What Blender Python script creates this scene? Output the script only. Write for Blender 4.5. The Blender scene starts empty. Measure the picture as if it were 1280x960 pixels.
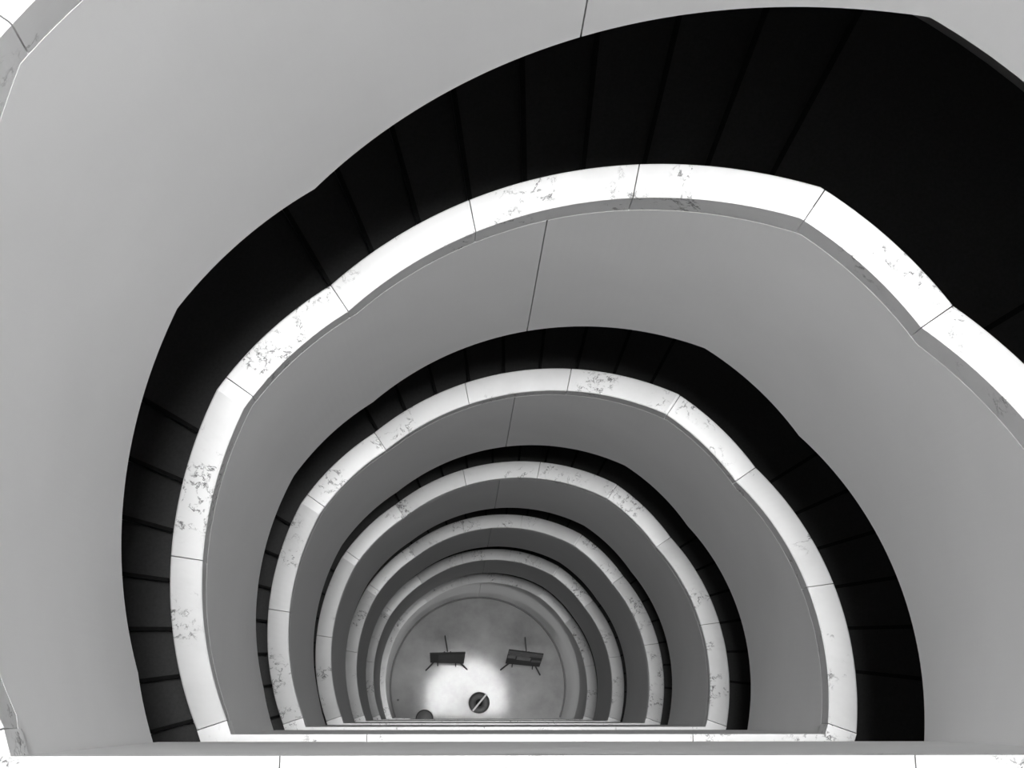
import bpy, math, random
from mathutils import Matrix, Vector
random.seed(7)

# ------------------------------------------------------------------ scale and camera
R = 1.6                       # inner radius of the stair well, metres
HS = 2.0249 * R               # storey height
RHO = HS / 23.0               # one riser
F_PX = 1600.0                 # focal length in pixels of a 1280 x 960 frame
NADIR = (571.87, 889.87)      # image of the point straight below the camera
Q = 8.7                       # parapet height above the step, in risers
ZB = -2.1506 * R              # cap of the gallery bar below the photographer, relative to the camera
CAM_Z = -(ZB - 6 * HS - Q * RHO)          # lobby floor is z = 0
CAM = Vector((-0.2304 * R, -0.29 * R, CAM_Z))

scene = bpy.context.scene
COL = scene.collection
_n = Vector((NADIR[0] - 640, NADIR[1] - 480, F_PX)).normalized()
_ex = Vector((1, 0, 0)); _ex = (_ex - _ex.dot(_n) * _n).normalized()
_ey = _n.cross(_ex)
if _ey.y > 0: _ey = -_ey
def cam_to_world(v):          # camera (right, down, forward) -> world
    return Vector((v.dot(_ex), v.dot(_ey), -v.dot(_n)))
def at_z(u, v, z):            # the point at height z on the ray through a pixel
    r = cam_to_world(Vector((u - 640, v - 480, F_PX)))
    s = (z - CAM.z) / r.z
    return CAM + r * s
cam_data = bpy.data.cameras.new('camera')
cam = bpy.data.objects.new('camera', cam_data); COL.objects.link(cam)
rt, up, bk = cam_to_world(Vector((1, 0, 0))), cam_to_world(Vector((0, -1, 0))), cam_to_world(Vector((0, 0, -1)))
m = Matrix.Identity(4)
for i, c in enumerate((rt, up, bk)):
    for j in range(3): m[j][i] = c[j]
for j in range(3): m[j][3] = CAM[j]
cam.matrix_world = m
cam_data.sensor_width = 36; cam_data.lens = 36 * F_PX / 1280
cam_data.clip_start = 0.05; cam_data.clip_end = 200
scene.camera = cam

# ------------------------------------------------------------------ light and exposure
SKY_Z = CAM_Z + 6.6 * R       # underside of the roof
SKY_R = 1.6 * R               # radius of the round skylight
world = bpy.data.worlds.new('sky'); scene.world = world; world.use_nodes = True
bg = world.node_tree.nodes['Background']
bg.inputs[0].default_value = (1, 1, 1, 1); bg.inputs[1].default_value = 128.0
pl = bpy.data.lights.new('skylight_portal', 'AREA'); pl.shape = 'DISK'; pl.size = 2 * SKY_R
pl.cycles.is_portal = True
po = bpy.data.objects.new('skylight_portal', pl); COL.objects.link(po); po.location = (0, 0, SKY_Z + 0.35)
LAMP = 34.0                   # lobby ceiling lamps
vs = scene.view_settings
vs.view_transform = 'Standard'; vs.look = 'None'; vs.gamma = 1; vs.use_curve_mapping = False
vs.exposure = 0.06

# ------------------------------------------------------------------ materials
def nodes_of(name):
    mt = bpy.data.materials.new(name); mt.use_nodes = True
    return mt, mt.node_tree, mt.node_tree.nodes['Principled BSDF']
def grey(v): return (v, v, v, 1)
def noise(nt, vec, scale, detail=4, rough=.55):
    n = nt.nodes.new('ShaderNodeTexNoise'); n.inputs['Scale'].default_value = scale
    n.inputs['Detail'].default_value = detail; n.inputs['Roughness'].default_value = rough
    nt.links.new(vec, n.inputs['Vector']); return n.outputs['Fac']
def ramp(nt, fac, stops):
    r = nt.nodes.new('ShaderNodeValToRGB'); e = r.color_ramp.elements
    while len(e) < len(stops): e.new(0.5)
    for el, (p, v) in zip(e, stops): el.position = p; el.color = grey(v)
    nt.links.new(fac, r.inputs[0]); return r.outputs[0]
def mathn(nt, op, a, b=None):
    n = nt.nodes.new('ShaderNodeMath'); n.operation = op
    for i, x in enumerate((a, b)):
        if x is None: continue
        if isinstance(x, (int, float)): n.inputs[i].default_value = x
        else: nt.links.new(x, n.inputs[i])
    return n.outputs[0]
def position(nt):
    return nt.nodes.new('ShaderNodeNewGeometry').outputs['Position']

def plain(name, v, rough=.6, var=.0, scale=3.0, spec=.5, metallic=0):
    mt, nt, b = nodes_of(name)
    b.inputs['Roughness'].default_value = rough; b.inputs['Specular IOR Level'].default_value = spec
    b.inputs['Metallic'].default_value = metallic
    c = ramp(nt, noise(nt, position(nt), scale), [(.3, max(0, v * (1 - var))), (.7, min(1, v * (1 + var)))])
    nt.links.new(c, b.inputs['Base Color'])
    return mt

def marble():
    mt, nt, b = nodes_of('white_marble')
    b.inputs['Roughness'].default_value = .32; b.inputs['Specular IOR Level'].default_value = .4
    P = position(nt)
    # thin broken veins: narrow band of a warped noise, kept only inside scattered patches
    w = nt.nodes.new('ShaderNodeTexNoise'); w.inputs['Scale'].default_value = 9; w.inputs['Detail'].default_value = 3
    nt.links.new(P, w.inputs['Vector'])
    mx = nt.nodes.new('ShaderNodeMix'); mx.data_type = 'VECTOR'; mx.blend_type = 'MIX' if hasattr(mx, 'blend_type') else mx.blend_type
    mx.inputs[0].default_value = .10
    nt.links.new(P, mx.inputs[4]); nt.links.new(w.outputs['Color'], mx.inputs[5])
    v1 = noise(nt, mx.outputs[1], 10, 6, .65)
    band = mathn(nt, 'ABSOLUTE', mathn(nt, 'SUBTRACT', v1, .5))
    line = ramp(nt, band, [(.0, 1), (.012, .8), (.026, 0)])
    patch = ramp(nt, noise(nt, P, 3.1, 2), [(.52, 0), (.61, 1)])
    fine = ramp(nt, noise(nt, P, 26, 3), [(.42, 0), (.58, 1)])
    vein = mathn(nt, 'MULTIPLY', mathn(nt, 'MULTIPLY', line, patch), fine)
    cloud = ramp(nt, noise(nt, P, 2.2, 5, .6), [(.3, .80), (.52, .88), (.75, .90)])
    out = nt.nodes.new('ShaderNodeMix'); out.data_type = 'RGBA'
    nt.links.new(mathn(nt, 'MULTIPLY', vein, .95), out.inputs[0])
    nt.links.new(cloud, out.inputs[6]); out.inputs[7].default_value = grey(.10)
    nt.links.new(out.outputs[2], b.inputs['Base Color'])
    return mt

def lobby_stone():
    mt, nt, b = nodes_of('polished_lobby_stone')
    P = position(nt)
    c = ramp(nt, noise(nt, P, 1.6, 8, .65), [(.3, .29), (.5, .37), (.72, .44)])
    nt.links.new(c, b.inputs['Base Color'])
    r = ramp(nt, noise(nt, P, 6, 4), [(.3, .05), (.7, .09)])
    nt.links.new(r, b.inputs['Roughness'])
    b.inputs['Specular IOR Level'].default_value = .11
    bump = nt.nodes.new('ShaderNodeBump'); bump.inputs['Strength'].default_value = .02; bump.inputs['Distance'].default_value = .02
    nt.links.new(noise(nt, P, 2.5, 2), bump.inputs['Height']); nt.links.new(bump.outputs[0], b.inputs['Normal'])
    return mt

def pane_glass():
    mt, nt, b = nodes_of('skylight_glass')
    tr = nt.nodes.new('ShaderNodeBsdfTransparent'); tr.inputs[0].default_value = grey(.92)
    gl = nt.nodes.new('ShaderNodeBsdfGlossy'); gl.inputs['Roughness'].default_value = .02
    mx = nt.nodes.new('ShaderNodeMixShader'); mx.inputs[0].default_value = .06
    nt.links.new(tr.outputs[0], mx.inputs[1]); nt.links.new(gl.outputs[0], mx.inputs[2])
    nt.links.new(mx.outputs[0], nt.nodes['Material Output'].inputs['Surface'])
    nt.nodes.remove(b)
    return mt

M = dict(marble=marble(), paint=plain('white_wall_paint', .79, .8, .03, 1.2, .2),
         carpet=plain('black_stair_stone', .044, .38, .2, 60, .5), plaster=plain('white_plaster', .68, .85, .03, 2, .2),
         base=plain('dark_grey_strip', .12, .5, .1, 6), nosing=plain('matt_black_nosing', .021, .9, .2, 40, .1), outer=plain('shaft_wall_paint', .45, .85, .04, 1, .2), stone=lobby_stone(), glass=pane_glass(),
         bar=plain('skylight_steel', .35, .5, .05, 4), dark=plain('dark_metal', .03, .4, .2, 9),
         board=plain('charcoal_board', .045, .7, .15, 7), board_dark=plain('black_board', .018, .7, .15, 7),
         sheet=plain('grey_print', .16, .6, .35, 9), sheet_mid=plain('dark_grey_print', .09, .6, .4, 14),
         bin=plain('grey_bin', .085, .55, .2, 12), hole=plain('bin_hole', .012, .8, .1, 5),
         steel=plain('brushed_steel', .55, .35, .1, 14), pad=plain('grey_pad', .13, .7, .2, 9))

# ------------------------------------------------------------------ mesh helpers
def mesh(name, V, Fc, mat, smooth=False):
    me = bpy.data.meshes.new(name); me.from_pydata(V, [], Fc); me.validate(); me.update()
    me.materials.append(mat)
    if smooth:
        for p in me.polygons: p.use_smooth = True
    return me
def obj(name, me, parent=None, loc=(0, 0, 0)):
    o = bpy.data.objects.new(name, me); COL.objects.link(o); o.parent = parent; o.location = loc
    return o
def thing(name, label, cat, loc=(0, 0, 0), group=None):
    o = bpy.data.objects.new(name, None); COL.objects.link(o); o.location = loc; o.empty_display_size = .2
    o['label'] = label; o['category'] = cat
    if group: o['group'] = group
    return o
def struct(name, me, label=None, loc=(0, 0, 0)):
    o = obj(name, me, None, loc); o['kind'] = 'structure'
    if label: o['label'] = label
    return o

def sweep(sections, closed=False):
    """sections: list of equal-length rings of points -> closed solid"""
    n = len(sections[0]); V = [p for s in sections for p in s]; Fc = []
    k = len(sections)
    for i in range(k if closed else k - 1):
        a, b = i * n, ((i + 1) % k) * n
        for j in range(n):
            j2 = (j + 1) % n
            Fc.append((a + j, a + j2, b + j2, b + j))
    if not closed:
        Fc.append(tuple(range(n))[::-1]); Fc.append(tuple(range((k - 1) * n, k * n)))
    return V, Fc
def pol(r, deg, z):
    a = math.radians(deg); return (r * math.sin(a), r * math.cos(a), z)
def interp(tab, x):
    if x <= tab[0][0]: return tab[0][1]
    for (x0, y0), (x1, y1) in zip(tab, tab[1:]):
        if x <= x1: return y0 + (y1 - y0) * (x - x0) / (x1 - x0)
    return tab[-1][1]
def angles(a0, a1, extra=(), step=1.5):
    n = max(1, math.ceil((a1 - a0) / step - 1e-6))
    s = [a0 + (a1 - a0) * i / n for i in range(n + 1)]
    for e in extra:
        if a0 + .05 < e < a1 - .05: s.append(e)
    s.sort(); out = [s[0]]
    for x in s[1:]:
        if x - out[-1] > .12: out.append(x)
        elif x in extra: out[-1] = x
    out[-1] = a1
    return out

# ------------------------------------------------------------------ the stair well's profile (degrees clockwise, heights in risers)
CHORD = -0.358 * R
END = math.degrees(math.acos(-0.358))
W = 0.0951 * R
JN = 108.4
CAP = [(-JN, .2), (-57.2, 7.2), (-33.9, 7.2), (34.0, 15.95), (55.6, 15.95), (JN + .6, 23.2)]
LOW = [(-101.5, -11.2), (-56.8, -5.75), (-33.8, -5.85), (33.2, 2.82), (56.5, 2.9), (END, 10.1)]
JOINTS = [-JN, -81.7, -54.9, -33.9, -11.2, 11.7, 34.6, 55.6, 82.3, JN + .6]
def cap_top(a): return interp(CAP, a) * RHO
TL, TF = .086 * R, .104 * R
SH = 1.3                                                     # the mitre shifts the lower kink clockwise
CAPB = [(-JN, .2 * RHO - TL), (-JN + SH, .2 * RHO - TF + .12 * RHO), (-57.2 + SH, 7.2 * RHO - TL), (-33.9 + SH, 7.2 * RHO - TL),
        (34 + SH, 15.95 * RHO - TL), (55.6 + SH, 15.95 * RHO - TL), (JN + .6, 23.2 * RHO - TF)]
_cb = []
for x, y in CAPB: _cb.append((x, y))
def cap_bot(a):
    y = interp(_cb, a)
    # flights are thicker measured plumb
    return min(y, cap_top(a) - TL)
KT = [k[0] for k in CAP]; KB = [k[0] for k in CAPB]; KL = [k[0] for k in LOW]
GAP = .0013 * R                                              # half a mortar gap
CH = .004 * R
UC = .0068 * R                                              # the cap's face is undercut, the wall below stands proud of it
def cap_section(a, r0, r1, zt, zb):
    return [pol(r0 + UC, a, zb), pol(r0, a, zt - CH), pol(r0 + CH, a, zt), pol(r1 - CH, a, zt), pol(r1, a, zt - CH), pol(r1, a, zb)]
def cap_stone_mesh(a0, a1):
    g = math.degrees(GAP / R)
    return mesh('cap_stone', *sweep([cap_section(a, R, R + W, cap_top(a), cap_bot(a)) for a in angles(a0 + g, a1 - g, KT + KB)]), M['marble'])
stone_meshes = [cap_stone_mesh(a, b) for a, b in zip(JOINTS, JOINTS[1:])]
WT = .0065 * R
def wall_mesh(a0, a1, ground=None):
    S = []
    for a in angles(a0, a1, KB + KL):
        zt = cap_bot(a) - .0028 * R if -JN <= a <= JN + .6 else None
        if zt is None: zt = ((.2 if a < 0 else 23.2) * RHO - TL - .0028 * R)
        zl = interp(LOW, a) * RHO if ground is None else ground
        S.append([pol(R + WT, a, zl), pol(R + WT, a, zt), pol(R + W - WT, a, zt), pol(R + W - WT, a, zl)])
    return mesh('wall_panel', *sweep(S), M['paint'])
gp = math.degrees(.0016)
wall_meshes = [wall_mesh(-END - .15, -gp), wall_mesh(gp, END + .15)]
wall_ground = [wall_mesh(-END - .15, -gp, -Q * RHO), wall_mesh(gp, END + .15, -Q * RHO)]

# straight bars across the chord
XC = R * math.sin(math.radians(END))
BJ = .512 * R
def prism(name, poly, z0, z1, mat, ch=0):
    n = len(poly)
    if ch:
        cx = sum(p[0] for p in poly) / n; cy = sum(p[1] for p in poly) / n
    V = [(x, y, z0) for x, y in poly] + [(x, y, z1) for x, y in poly]
    Fc = [tuple(range(n))[::-1], tuple(range(n, 2 * n))] + [(i, (i + 1) % n, n + (i + 1) % n, n + i) for i in range(n)]
    area = sum(poly[i][0] * poly[(i + 1) % n][1] - poly[(i + 1) % n][0] * poly[i][1] for i in range(n))
    if area < 0: Fc = [f[::-1] for f in Fc]
    return mesh(name, V, Fc, mat)
def pol2(r, d): return pol(r, d, 0)[:2]
OUT_A = math.degrees(math.acos((CHORD - W) / (R + W)))       # where the outer cap edge meets the chord
def corner_poly(s, x_in):
    g = math.degrees(GAP / R); j = JN if s < 0 else JN + .6
    p = [(s * x_in, CHORD), (s * XC, CHORD)]
    p += [(s * pol2(R, a)[0], pol2(R, a)[1]) for a in (END - .6, j + g)]
    p += [(s * pol2(R + W, j + g)[0], pol2(R + W, j + g)[1]), (s * pol2(R + W, OUT_A)[0], CHORD - W), (s * x_in, CHORD - W)]
    return p
zt = .2 * RHO
bar_stones = [prism('cap_stone', corner_poly(-1, BJ + GAP), zt - TL, zt, M['marble']),
              prism('cap_stone', [(-BJ + GAP, CHORD), (BJ - GAP, CHORD), (BJ - GAP, CHORD - W), (-BJ + GAP, CHORD - W)], zt - TL, zt, M['marble']),
              prism('cap_stone', corner_poly(1, BJ + GAP), zt - TL, zt, M['marble'])]
bar_wall = prism('wall_panel', [(-XC, CHORD - .0008), (XC, CHORD - .0008), (XC + .02, CHORD - W + WT), (-XC - .02, CHORD - W + WT)], -11.5 * RHO, zt - TL - .0028 * R, M['paint'])
XS = .74 * R                                                  # the lobby parapet is only a short stub
stub_stone = prism('cap_stone', corner_poly(-1, XS), zt - TL, zt, M['marble'])
stub_wall = prism('wall_panel', [(-XC, CHORD - WT), (-XS - .004, CHORD - WT), (-XS - .004, CHORD - W + WT), (-XC - .02, CHORD - W + WT)], -Q * RHO, zt - TL - .0028 * R, M['paint'])

# steps
RO = 2.165 * R                                                 # the enclosing wall
RI = R + W + .001
STEP = 7.45
R1 = [-105.2 + STEP * i for i in range(7)]
R2 = [-31.1 + STEP * i for i in range(9)]
R3 = [58.6 + STEP * i for i in range(7)]
RISERS = R1 + R2 + R3
def step_mesh(name, a0, a1, n):
    top = (n - Q) * RHO; S = []
    for a in angles(a0, a1 + 2.2, (), 3):
        S.append([pol(RI, a, top - 1.25 * RHO if a > a0 + .56 else top - 1.0 * RHO), pol(RI, a, top), pol(RO - .004, a, top), pol(RO - .004, a, top - 1.25 * RHO if a > a0 + .56 else top - 1.0 * RHO)])
    S2 = []
    for i, s in enumerate(S): S2.append(s)
    return mesh(name, *sweep(S2), M['carpet'])
def nosing_mesh(a0, n):
    top = (n - Q) * RHO; w = math.degrees(.008); S = []
    for a in (a0 - .12, a0 - .02, a0 + w):
        S.append([pol(RI + .001, a, top - .03), pol(RI + .001, a, top + .0015), pol(RO - .006, a, top + .0015), pol(RO - .006, a, top - .03)])
    return mesh('nosing', *sweep(S), M['nosing'])
nosings = [nosing_mesh(RISERS[n - 1], n) for n in range(1, 23)]
step_meshes = []
for n in range(1, 23):
    a0, a1 = RISERS[n - 1], RISERS[n] - .58
    step_meshes.append(('landing' if n in (7, 16) else 'step', step_mesh('landing' if n in (7, 16) else 'step', a0, a1, n)))
def soffit_mesh():
    S = []
    for a in angles(-105, 103, KL, 2):
        z = interp(LOW, a) * RHO
        S.append([pol(RI + .002, a, z + .02), pol(RI + .002, a, z + .06), pol(RO - .006, a, z + .06), pol(RO - .006, a, z + .02)])
    return mesh('soffit', *sweep(S), M['plaster'])
soffit = soffit_mesh()
def gallery_mesh():
    S = []; a0, a1 = RISERS[-1], 360 + RISERS[0] - .05
    y = CHORD - W - .002
    for a in angles(a0, a1, (OUT_A, 360 - OUT_A), 3):
        c = math.cos(math.radians(a)); r = RI if RI * c > y else y / c
        S.append([pol(r, a, -Q * RHO - .26), pol(r, a, -Q * RHO), pol(RO - .004, a, -Q * RHO), pol(RO - .004, a, -Q * RHO - .26)])
    return mesh('floor', *sweep(S), M['carpet'])
gallery = gallery_mesh()

# ------------------------------------------------------------------ the setting
def disc_ring(name, r0, r1, z0, z1, mat, n=96):
    S = [[pol(r0, 360 * i / n, z0), pol(r0, 360 * i / n, z1), pol(r1, 360 * i / n, z1), pol(r1, 360 * i / n, z0)] for i in range(n)]
    return mesh(name, *sweep(S, True), mat)
n = 96
lob = mesh('floor', [pol(RO, 360 * i / n, -.2) for i in range(n)] + [pol(RO, 360 * i / n, 0) for i in range(n)],
           [tuple(range(n)), tuple(range(2 * n - 1, n - 1, -1))] + [(i, (i + 1) % n, n + (i + 1) % n, n + i) for i in range(n)], M['stone'])
struct('floor', lob, 'polished pale stone lobby floor mirroring the skylight')
struct('wall_outer', disc_ring('wall_outer', RO, RO + .25, -.2, SKY_Z, M['outer']), 'round outer wall of the stair shaft behind the steps')
struct('ceiling', disc_ring('ceiling', SKY_R, RO + .25, SKY_Z, SKY_Z + .3, M['plaster']), 'flat white roof around the round skylight')

S = [[pol(R - .016, a, .002), pol(R - .016, a, .11), pol(R + WT - .001, a, .11), pol(R + WT - .001, a, .002)] for a in angles(-END + .5, END - .5, (), 2)]  # thin dark strip added to draw the dark line at the wall foot
struct('wall_foot_strip', mesh('wall_foot_strip', *sweep(S), M['base']), 'thin dark grey strip round the foot of the lobby wall')

# round skylight with radial glazing bars
sky = obj('window_1', disc_ring('window_frame', SKY_R - .12, SKY_R + .02, SKY_Z + .3, SKY_Z + .42, M['bar'], 64)); sky['kind'] = 'structure'
sky['label'] = 'round skylight with radial glazing bars over the stair well'
NB = 12
for i in range(NB):
    a = 360 / NB * i
    d = Vector(pol2(1, a)).to_3d(); s = Vector((d.y, -d.x, 0)) * .025
    p0, p1 = d * .16, d * (SKY_R - .1)
    z0, z1 = SKY_Z + .32, SKY_Z + .41
    V = [tuple(q + Vector((0, 0, z))) for z in (z0, z1) for q in (p0 - s, p0 + s, p1 + s, p1 - s)]
    me = mesh('glazing_bar', V, [(0, 1, 2, 3), (7, 6, 5, 4), (0, 4, 5, 1), (1, 5, 6, 2), (2, 6, 7, 3), (3, 7, 4, 0)], M['bar'])
    obj('glazing_bar', me, sky)
    g0, g1 = a + .8, a + 360 / NB - .8
    S = [[pol(.2, x, SKY_Z + .36), pol(.2, x, SKY_Z + .37), pol(SKY_R - .11, x, SKY_Z + .37), pol(SKY_R - .11, x, SKY_Z + .36)] for x in angles(g0, g1, (), 6)]
    obj('pane', mesh('pane', *sweep(S), M['glass']), sky)
obj('hub', disc_ring('hub', .02, .2, SKY_Z + .31, SKY_Z + .42, M['bar'], 32), sky)

# ------------------------------------------------------------------ storeys, from the lobby up
ORD = ['first', 'second', 'third', 'fourth', 'fifth', 'sixth', 'seventh', 'eighth', 'ninth']
def bar_z(k): return CAM_Z + ZB - k * HS - .0              # height of the gallery cap datum of storey k
for k in range(6, -3, -1):
    z = bar_z(k); o = ORD[6 - k]
    where = 'rising from the lobby floor' if k == 6 else ', %s ring counted up from the lobby floor' % o
    p = thing('stair_parapet', ('curved stair parapet capped with white marble ' + where).replace(' ,', ','), 'parapet', (0, 0, z), 'curved stair parapets')
    for me in stone_meshes: obj('cap_stone', me, p)
    for me in (wall_ground if k == 6 else wall_meshes): obj('wall_panel', me, p)
    st = thing('staircase', ('black carpeted winding stair ' + ('starting at the lobby floor' if k == 6 else ', %s storey counted up from the lobby floor' % o)).replace(' ,', ','), 'staircase', (0, 0, z), 'black winding stairs')
    for (nm, me), nz in zip(step_meshes, nosings):
        obj('nosing', nz, obj(nm, me, st))
    obj('soffit', soffit, st)
    if k == 6:
        p2 = thing('gallery_parapet', 'short marble capped parapet stub at the foot of the lowest stair', 'parapet', (0, 0, z))
        obj('cap_stone', stub_stone, p2); obj('wall_panel', stub_wall, p2)
        pn = [[pol(rr * .032, 360 * i / 20, 0) for i in range(20)] for rr in (1,)][0]
        xs, ys = -XS + .03, CHORD - W * .45
        me = mesh('newel', *sweep([[(x + xs, y + ys, zz) for x, y, _ in pn] for zz in (-Q * RHO, zt - .01, zt)]), M['dark'])
        obj('newel', me, p2)
    else:
        p2 = thing('gallery_parapet', 'straight marble capped gallery parapet, %s one counted up from the lobby floor' % ORD[5 - k], 'parapet', (0, 0, z), 'straight gallery parapets')
        for me in bar_stones: obj('cap_stone', me, p2)
        obj('wall_panel', bar_wall, p2)
        g = struct('floor', gallery, 'black gallery floor behind the %s straight parapet' % ORD[5 - k], (0, 0, z))

# ------------------------------------------------------------------ lobby lamps under the lowest gallery
def emitter(name, v):
    mt, nt, b = nodes_of(name); b.inputs['Base Color'].default_value = grey(.8)
    b.inputs['Emission Color'].default_value = grey(1); b.inputs['Emission Strength'].default_value = v
    return mt
M['lamp'] = emitter('lamp_diffuser', LAMP)
zc = HS - .26
def dome(r, seg=20, rings=6):
    return [(r * math.sin(math.pi / 2 * i / rings), -.03 - r * .6 * math.cos(math.pi / 2 * i / rings)) for i in range(rings + 1)]
for x, nm in ((-.75, 'on the parapet stub side'), (0, 'in the middle of the row'), (.75, 'on the side away from the parapet stub')):
    lp = thing('ceiling_lamp', 'round white lamp under the lowest gallery, ' + nm, 'lamp', (x * R, CHORD - .55 * R, zc), 'lobby ceiling lamps')
    def rev(prof, mat, name, seg=24):
        S = [[(r * math.cos(2 * math.pi * i / seg), r * math.sin(2 * math.pi * i / seg), z) for r, z in prof] for i in range(seg)]
        k = len(prof); V = [p for q in S for p in q]
        Fc = [(i * k + j, ((i + 1) % seg) * k + j, ((i + 1) % seg) * k + j + 1, i * k + j + 1) for i in range(seg) for j in range(k - 1)]
        obj(name, mesh(name, V, Fc, mat, True), lp)
    rev([(0, 0), (.19, 0), (.19, -.03), (.16, -.035)], M['bar'], 'base')
    rev(dome(.17), M['lamp'], 'diffuser')

# ------------------------------------------------------------------ things on the lobby floor
def tube(pts, r, seg=8):
    pts = [Vector(p) for p in pts]; S = []
    for i, p in enumerate(pts):
        t = (pts[min(i + 1, len(pts) - 1)] - pts[max(i - 1, 0)]).normalized()
        u = t.cross(Vector((0, 0, 1)))
        if u.length < 1e-3: u = t.cross(Vector((1, 0, 0)))
        u.normalize(); w = t.cross(u)
        S.append([tuple(p + (u * math.cos(2 * math.pi * j / seg) + w * math.sin(2 * math.pi * j / seg)) * r) for j in range(seg)])
    return sweep(S)
def slab(c, t):
    """board from four front corners (tl, tr, br, bl), thickness t backwards"""
    c = [Vector(x) for x in c]; nrm = (c[1] - c[0]).cross(c[3] - c[0]).normalized()
    V = [tuple(x) for x in c] + [tuple(x + nrm * t) for x in c]
    return V, [(3, 2, 1, 0), (4, 5, 6, 7), (0, 1, 5, 4), (1, 2, 6, 5), (2, 3, 7, 6), (3, 0, 4, 7)]
def lerp(a, b, t): return a + (b - a) * t
def bil(c, s, t):              # s across, t down
    return lerp(lerp(c[0], c[1], s), lerp(c[3], c[2], s), t)
def easel(corners_px, z_hi, z_lo, feet, rear, pegs, label, blabel, patches, bmat):
    tl, tr, br, bl = [at_z(u, v, z) for (u, v), z in zip(corners_px, (z_hi, z_hi, z_lo, z_lo))]
    # square the board up: common centre line and mean width
    c = [tl, tr, br, bl]
    nrm = (c[1] - c[0]).cross(c[3] - c[0]).normalized()
    if nrm.y < 0: nrm = -nrm                                 # backwards, away from the viewer of the board
    base = (at_z(*feet[0], 0) + at_z(*feet[1], 0) + at_z(*rear, 0)) / 3
    root = thing('easel', label, 'easel', base, 'display easels in the lobby')
    L = lambda v: Vector(v) - base
    back = nrm * .045
    mid_top = (c[0] + c[1]) / 2 + back; apex = mid_top + (mid_top - (c[2] + c[3]) / 2 - back).normalized() * -.06
    for s, f in zip((.16, .84), feet):
        foot = at_z(*f, 0); foot.z = .012
        a = bil(c, s, 1.0) + back
        hi = bil(c, .5 + (s - .5) * .25, .14) + back
        obj('leg', mesh('leg', *tube([L(foot), L(a), L(hi)], .014), M['dark']), root)
    rf = at_z(*rear, 0); rf.z = .012
    obj('leg', mesh('leg', *tube([L(rf), L(apex)], .012), M['dark']), root)
    obj('crossbar', mesh('crossbar', *tube([L(bil(c, .14, .98) + back), L(bil(c, .86, .98) + back)], .013), M['dark']), root)
    for s in pegs:
        q = bil(c, s, 1.0)
        dn = (c[3] - c[0]).normalized()
        obj('peg', mesh('peg', *tube([L(q + back + dn * .012), L(q - nrm * .05 + dn * .012), L(q - nrm * .055 - dn * .02)], .011), M['dark']), root)
    b = thing('display_board', blabel, 'board', base, 'display boards in the lobby')
    obj('panel', mesh('panel', *slab([L(x) for x in c], .02 if (c[1] - c[0]).cross(c[3] - c[0]).dot(nrm) > 0 else -.02), bmat), b)
    for nm, s0, s1, t0, t1, mt in patches:
        q = [bil(c, s0, t0), bil(c, s1, t0), bil(c, s1, t1), bil(c, s0, t1)]
        q = [x - nrm * .006 for x in q]
        sg = 1 if (q[1] - q[0]).cross(q[3] - q[0]).dot(nrm) > 0 else -1
        obj(nm, mesh(nm, *slab([L(x) for x in q], .005 * sg), M[mt]), b)
easel([(537.2, 817.2), (581.75, 816.0), (579.6, 829.6), (537.9, 828.2)], 1.62, .55, [(532.5, 837.8), (583.75, 836.6)], (556.25, 795), (.22, .76),
      'dark metal tripod easel carrying the plain charcoal board', 'plain charcoal display board with a black strip at one side',
      [('poster', .03, .24, .05, .95, 'board_dark'), ('frame_edge', .0, 1., .0, .06, 'board_dark')], M['board'])
easel([(636.0, 812.8), (679.4, 818.3), (674.2, 833.6), (631.9, 829.4)], 1.62, .5, [(625.9, 837.2), (674.9, 843.6)], (656.25, 796.9), (.2, .8),
      'dark metal tripod easel carrying the board of pinned grey prints', 'black display board with grey prints pinned across its upper half',
      [('print', .0, 1., .0, .27, 'sheet_mid'), ('print', .02, .24, .36, .54, 'sheet'), ('print', .28, .68, .36, .60, 'sheet'), ('print', .72, .99, .50, .66, 'sheet_mid'),
       ('print', .06, .64, .27, .34, 'sheet_mid')], M['board_dark'])

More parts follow.
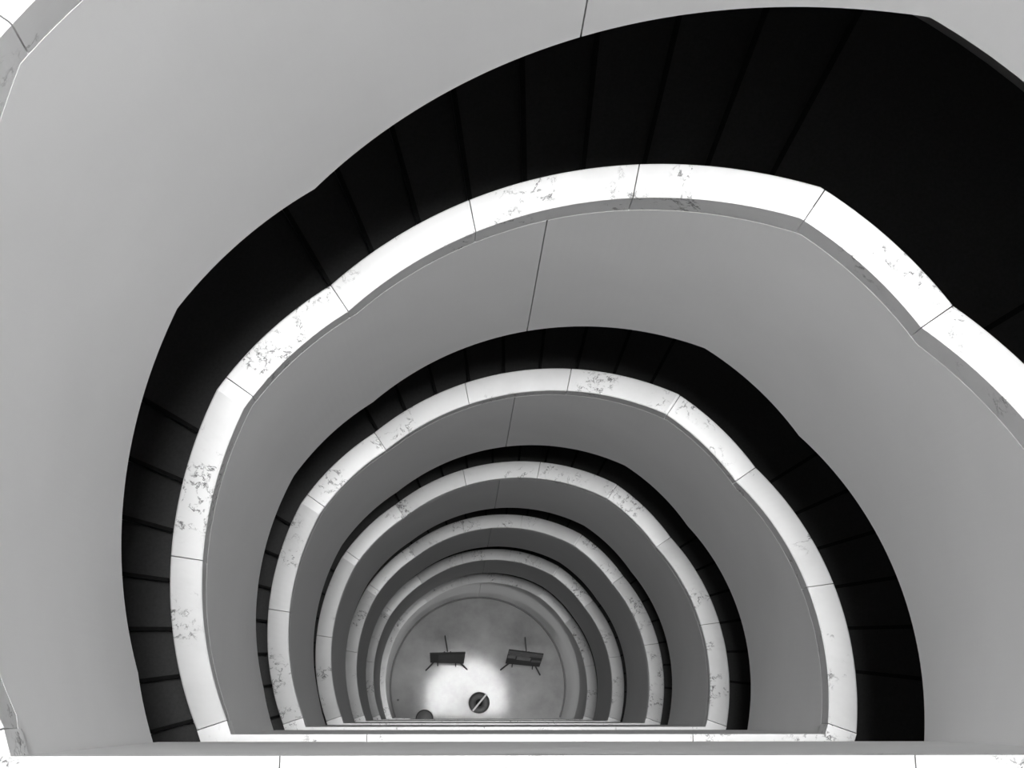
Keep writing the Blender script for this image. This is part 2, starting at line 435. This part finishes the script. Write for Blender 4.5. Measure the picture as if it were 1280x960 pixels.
def lathe(prof, seg=40):
    S = [[(r * math.cos(2 * math.pi * i / seg), r * math.sin(2 * math.pi * i / seg), z) for r, z in prof] for i in range(seg)]
    n = len(prof); V = [p for s in S for p in s]; Fc = []
    for i in range(seg):
        a, b = i * n, ((i + 1) % seg) * n
        for j in range(n - 1): Fc.append((a + j, b + j, b + j + 1, a + j + 1))
    return V, Fc
PXM = lambda z: (at_z(600, 879, z) - at_z(601, 879, z)).length
zb_ = .78
c = at_z(599.0, 878.4, zb_); rb = 13.2 * PXM(zb_)
bn = thing('litter_bin', 'round dark grey litter bin with a pale bar across its top', 'bin', (c.x, c.y, 0))
obj('body', mesh('body', *lathe([(0, 0), (rb * .93, 0), (rb * .95, .02), (rb, zb_ - .03), (rb, zb_), (rb * .96, zb_), (rb * .96, zb_ - .012), (rb * .93, zb_ - .03)]), M['bin'], True), bn)
obj('lid', mesh('lid', *lathe([(rb * .955, zb_ - .03), (rb * .955, zb_ - .006), (rb * .34, zb_ - .014), (rb * .33, zb_ - .06)]), M['bin'], True), bn)
obj('opening', mesh('opening', *lathe([(rb * .36, zb_ - .075), (0, zb_ - .08)]), M['hole']), bn)
e0, e1 = at_z(591.0, 888.6, zb_ + .02), at_z(608.6, 867.2, zb_ + .02)
d = (e1 - e0).normalized(); s = Vector((-d.y, d.x, 0)) * .014
o3 = Vector((c.x, c.y, 0)); V = []
for zz in (zb_ - .005, zb_ + .022):
    for q in (e0 - s, e0 + s, e1 + s, e1 - s): V.append((q.x - o3.x, q.y - o3.y, zz))
obj('bar', mesh('bar', V, [(3, 2, 1, 0), (4, 5, 6, 7), (0, 1, 5, 4), (1, 2, 6, 5), (2, 3, 7, 6), (3, 0, 4, 7)], M['steel']), bn)

zs_ = .5
c = at_z(530.4, 898.2, zs_); rs = 10.9 * PXM(zs_)
stl = thing('stool', 'low round stool with grey pad beside the lobby parapet stub', 'stool', (c.x, c.y, 0))
obj('seat', mesh('seat', *lathe([(0, zs_ - .09), (rs * .9, zs_ - .09), (rs, zs_ - .07), (rs, zs_ - .02), (rs * .96, zs_), (rs * .86, zs_)]), M['dark'], True), stl)
obj('pad', mesh('pad', *lathe([(rs * .88, zs_ - .01), (rs * .86, zs_ + .012), (0, zs_ + .018)]), M['pad'], True), stl)
for i in range(3):
    a = 2 * math.pi * i / 3 + .4
    obj('leg', mesh('leg', *tube([(rs * .8 * math.cos(a), rs * .8 * math.sin(a), .0), (rs * .55 * math.cos(a), rs * .55 * math.sin(a), zs_ - .08)], .012), M['dark']), stl)
c = at_z(497.5, 875, 0)
fo = obj('floor_socket', mesh('floor_socket', *lathe([(0.020, 0.0), (0.020, .004), (.014, .006), (0, .006)], 16), M['dark']), None, (c.x, c.y, 0))
fo['label'] = 'tiny black socket cover set in the lobby floor'; fo['category'] = 'socket'
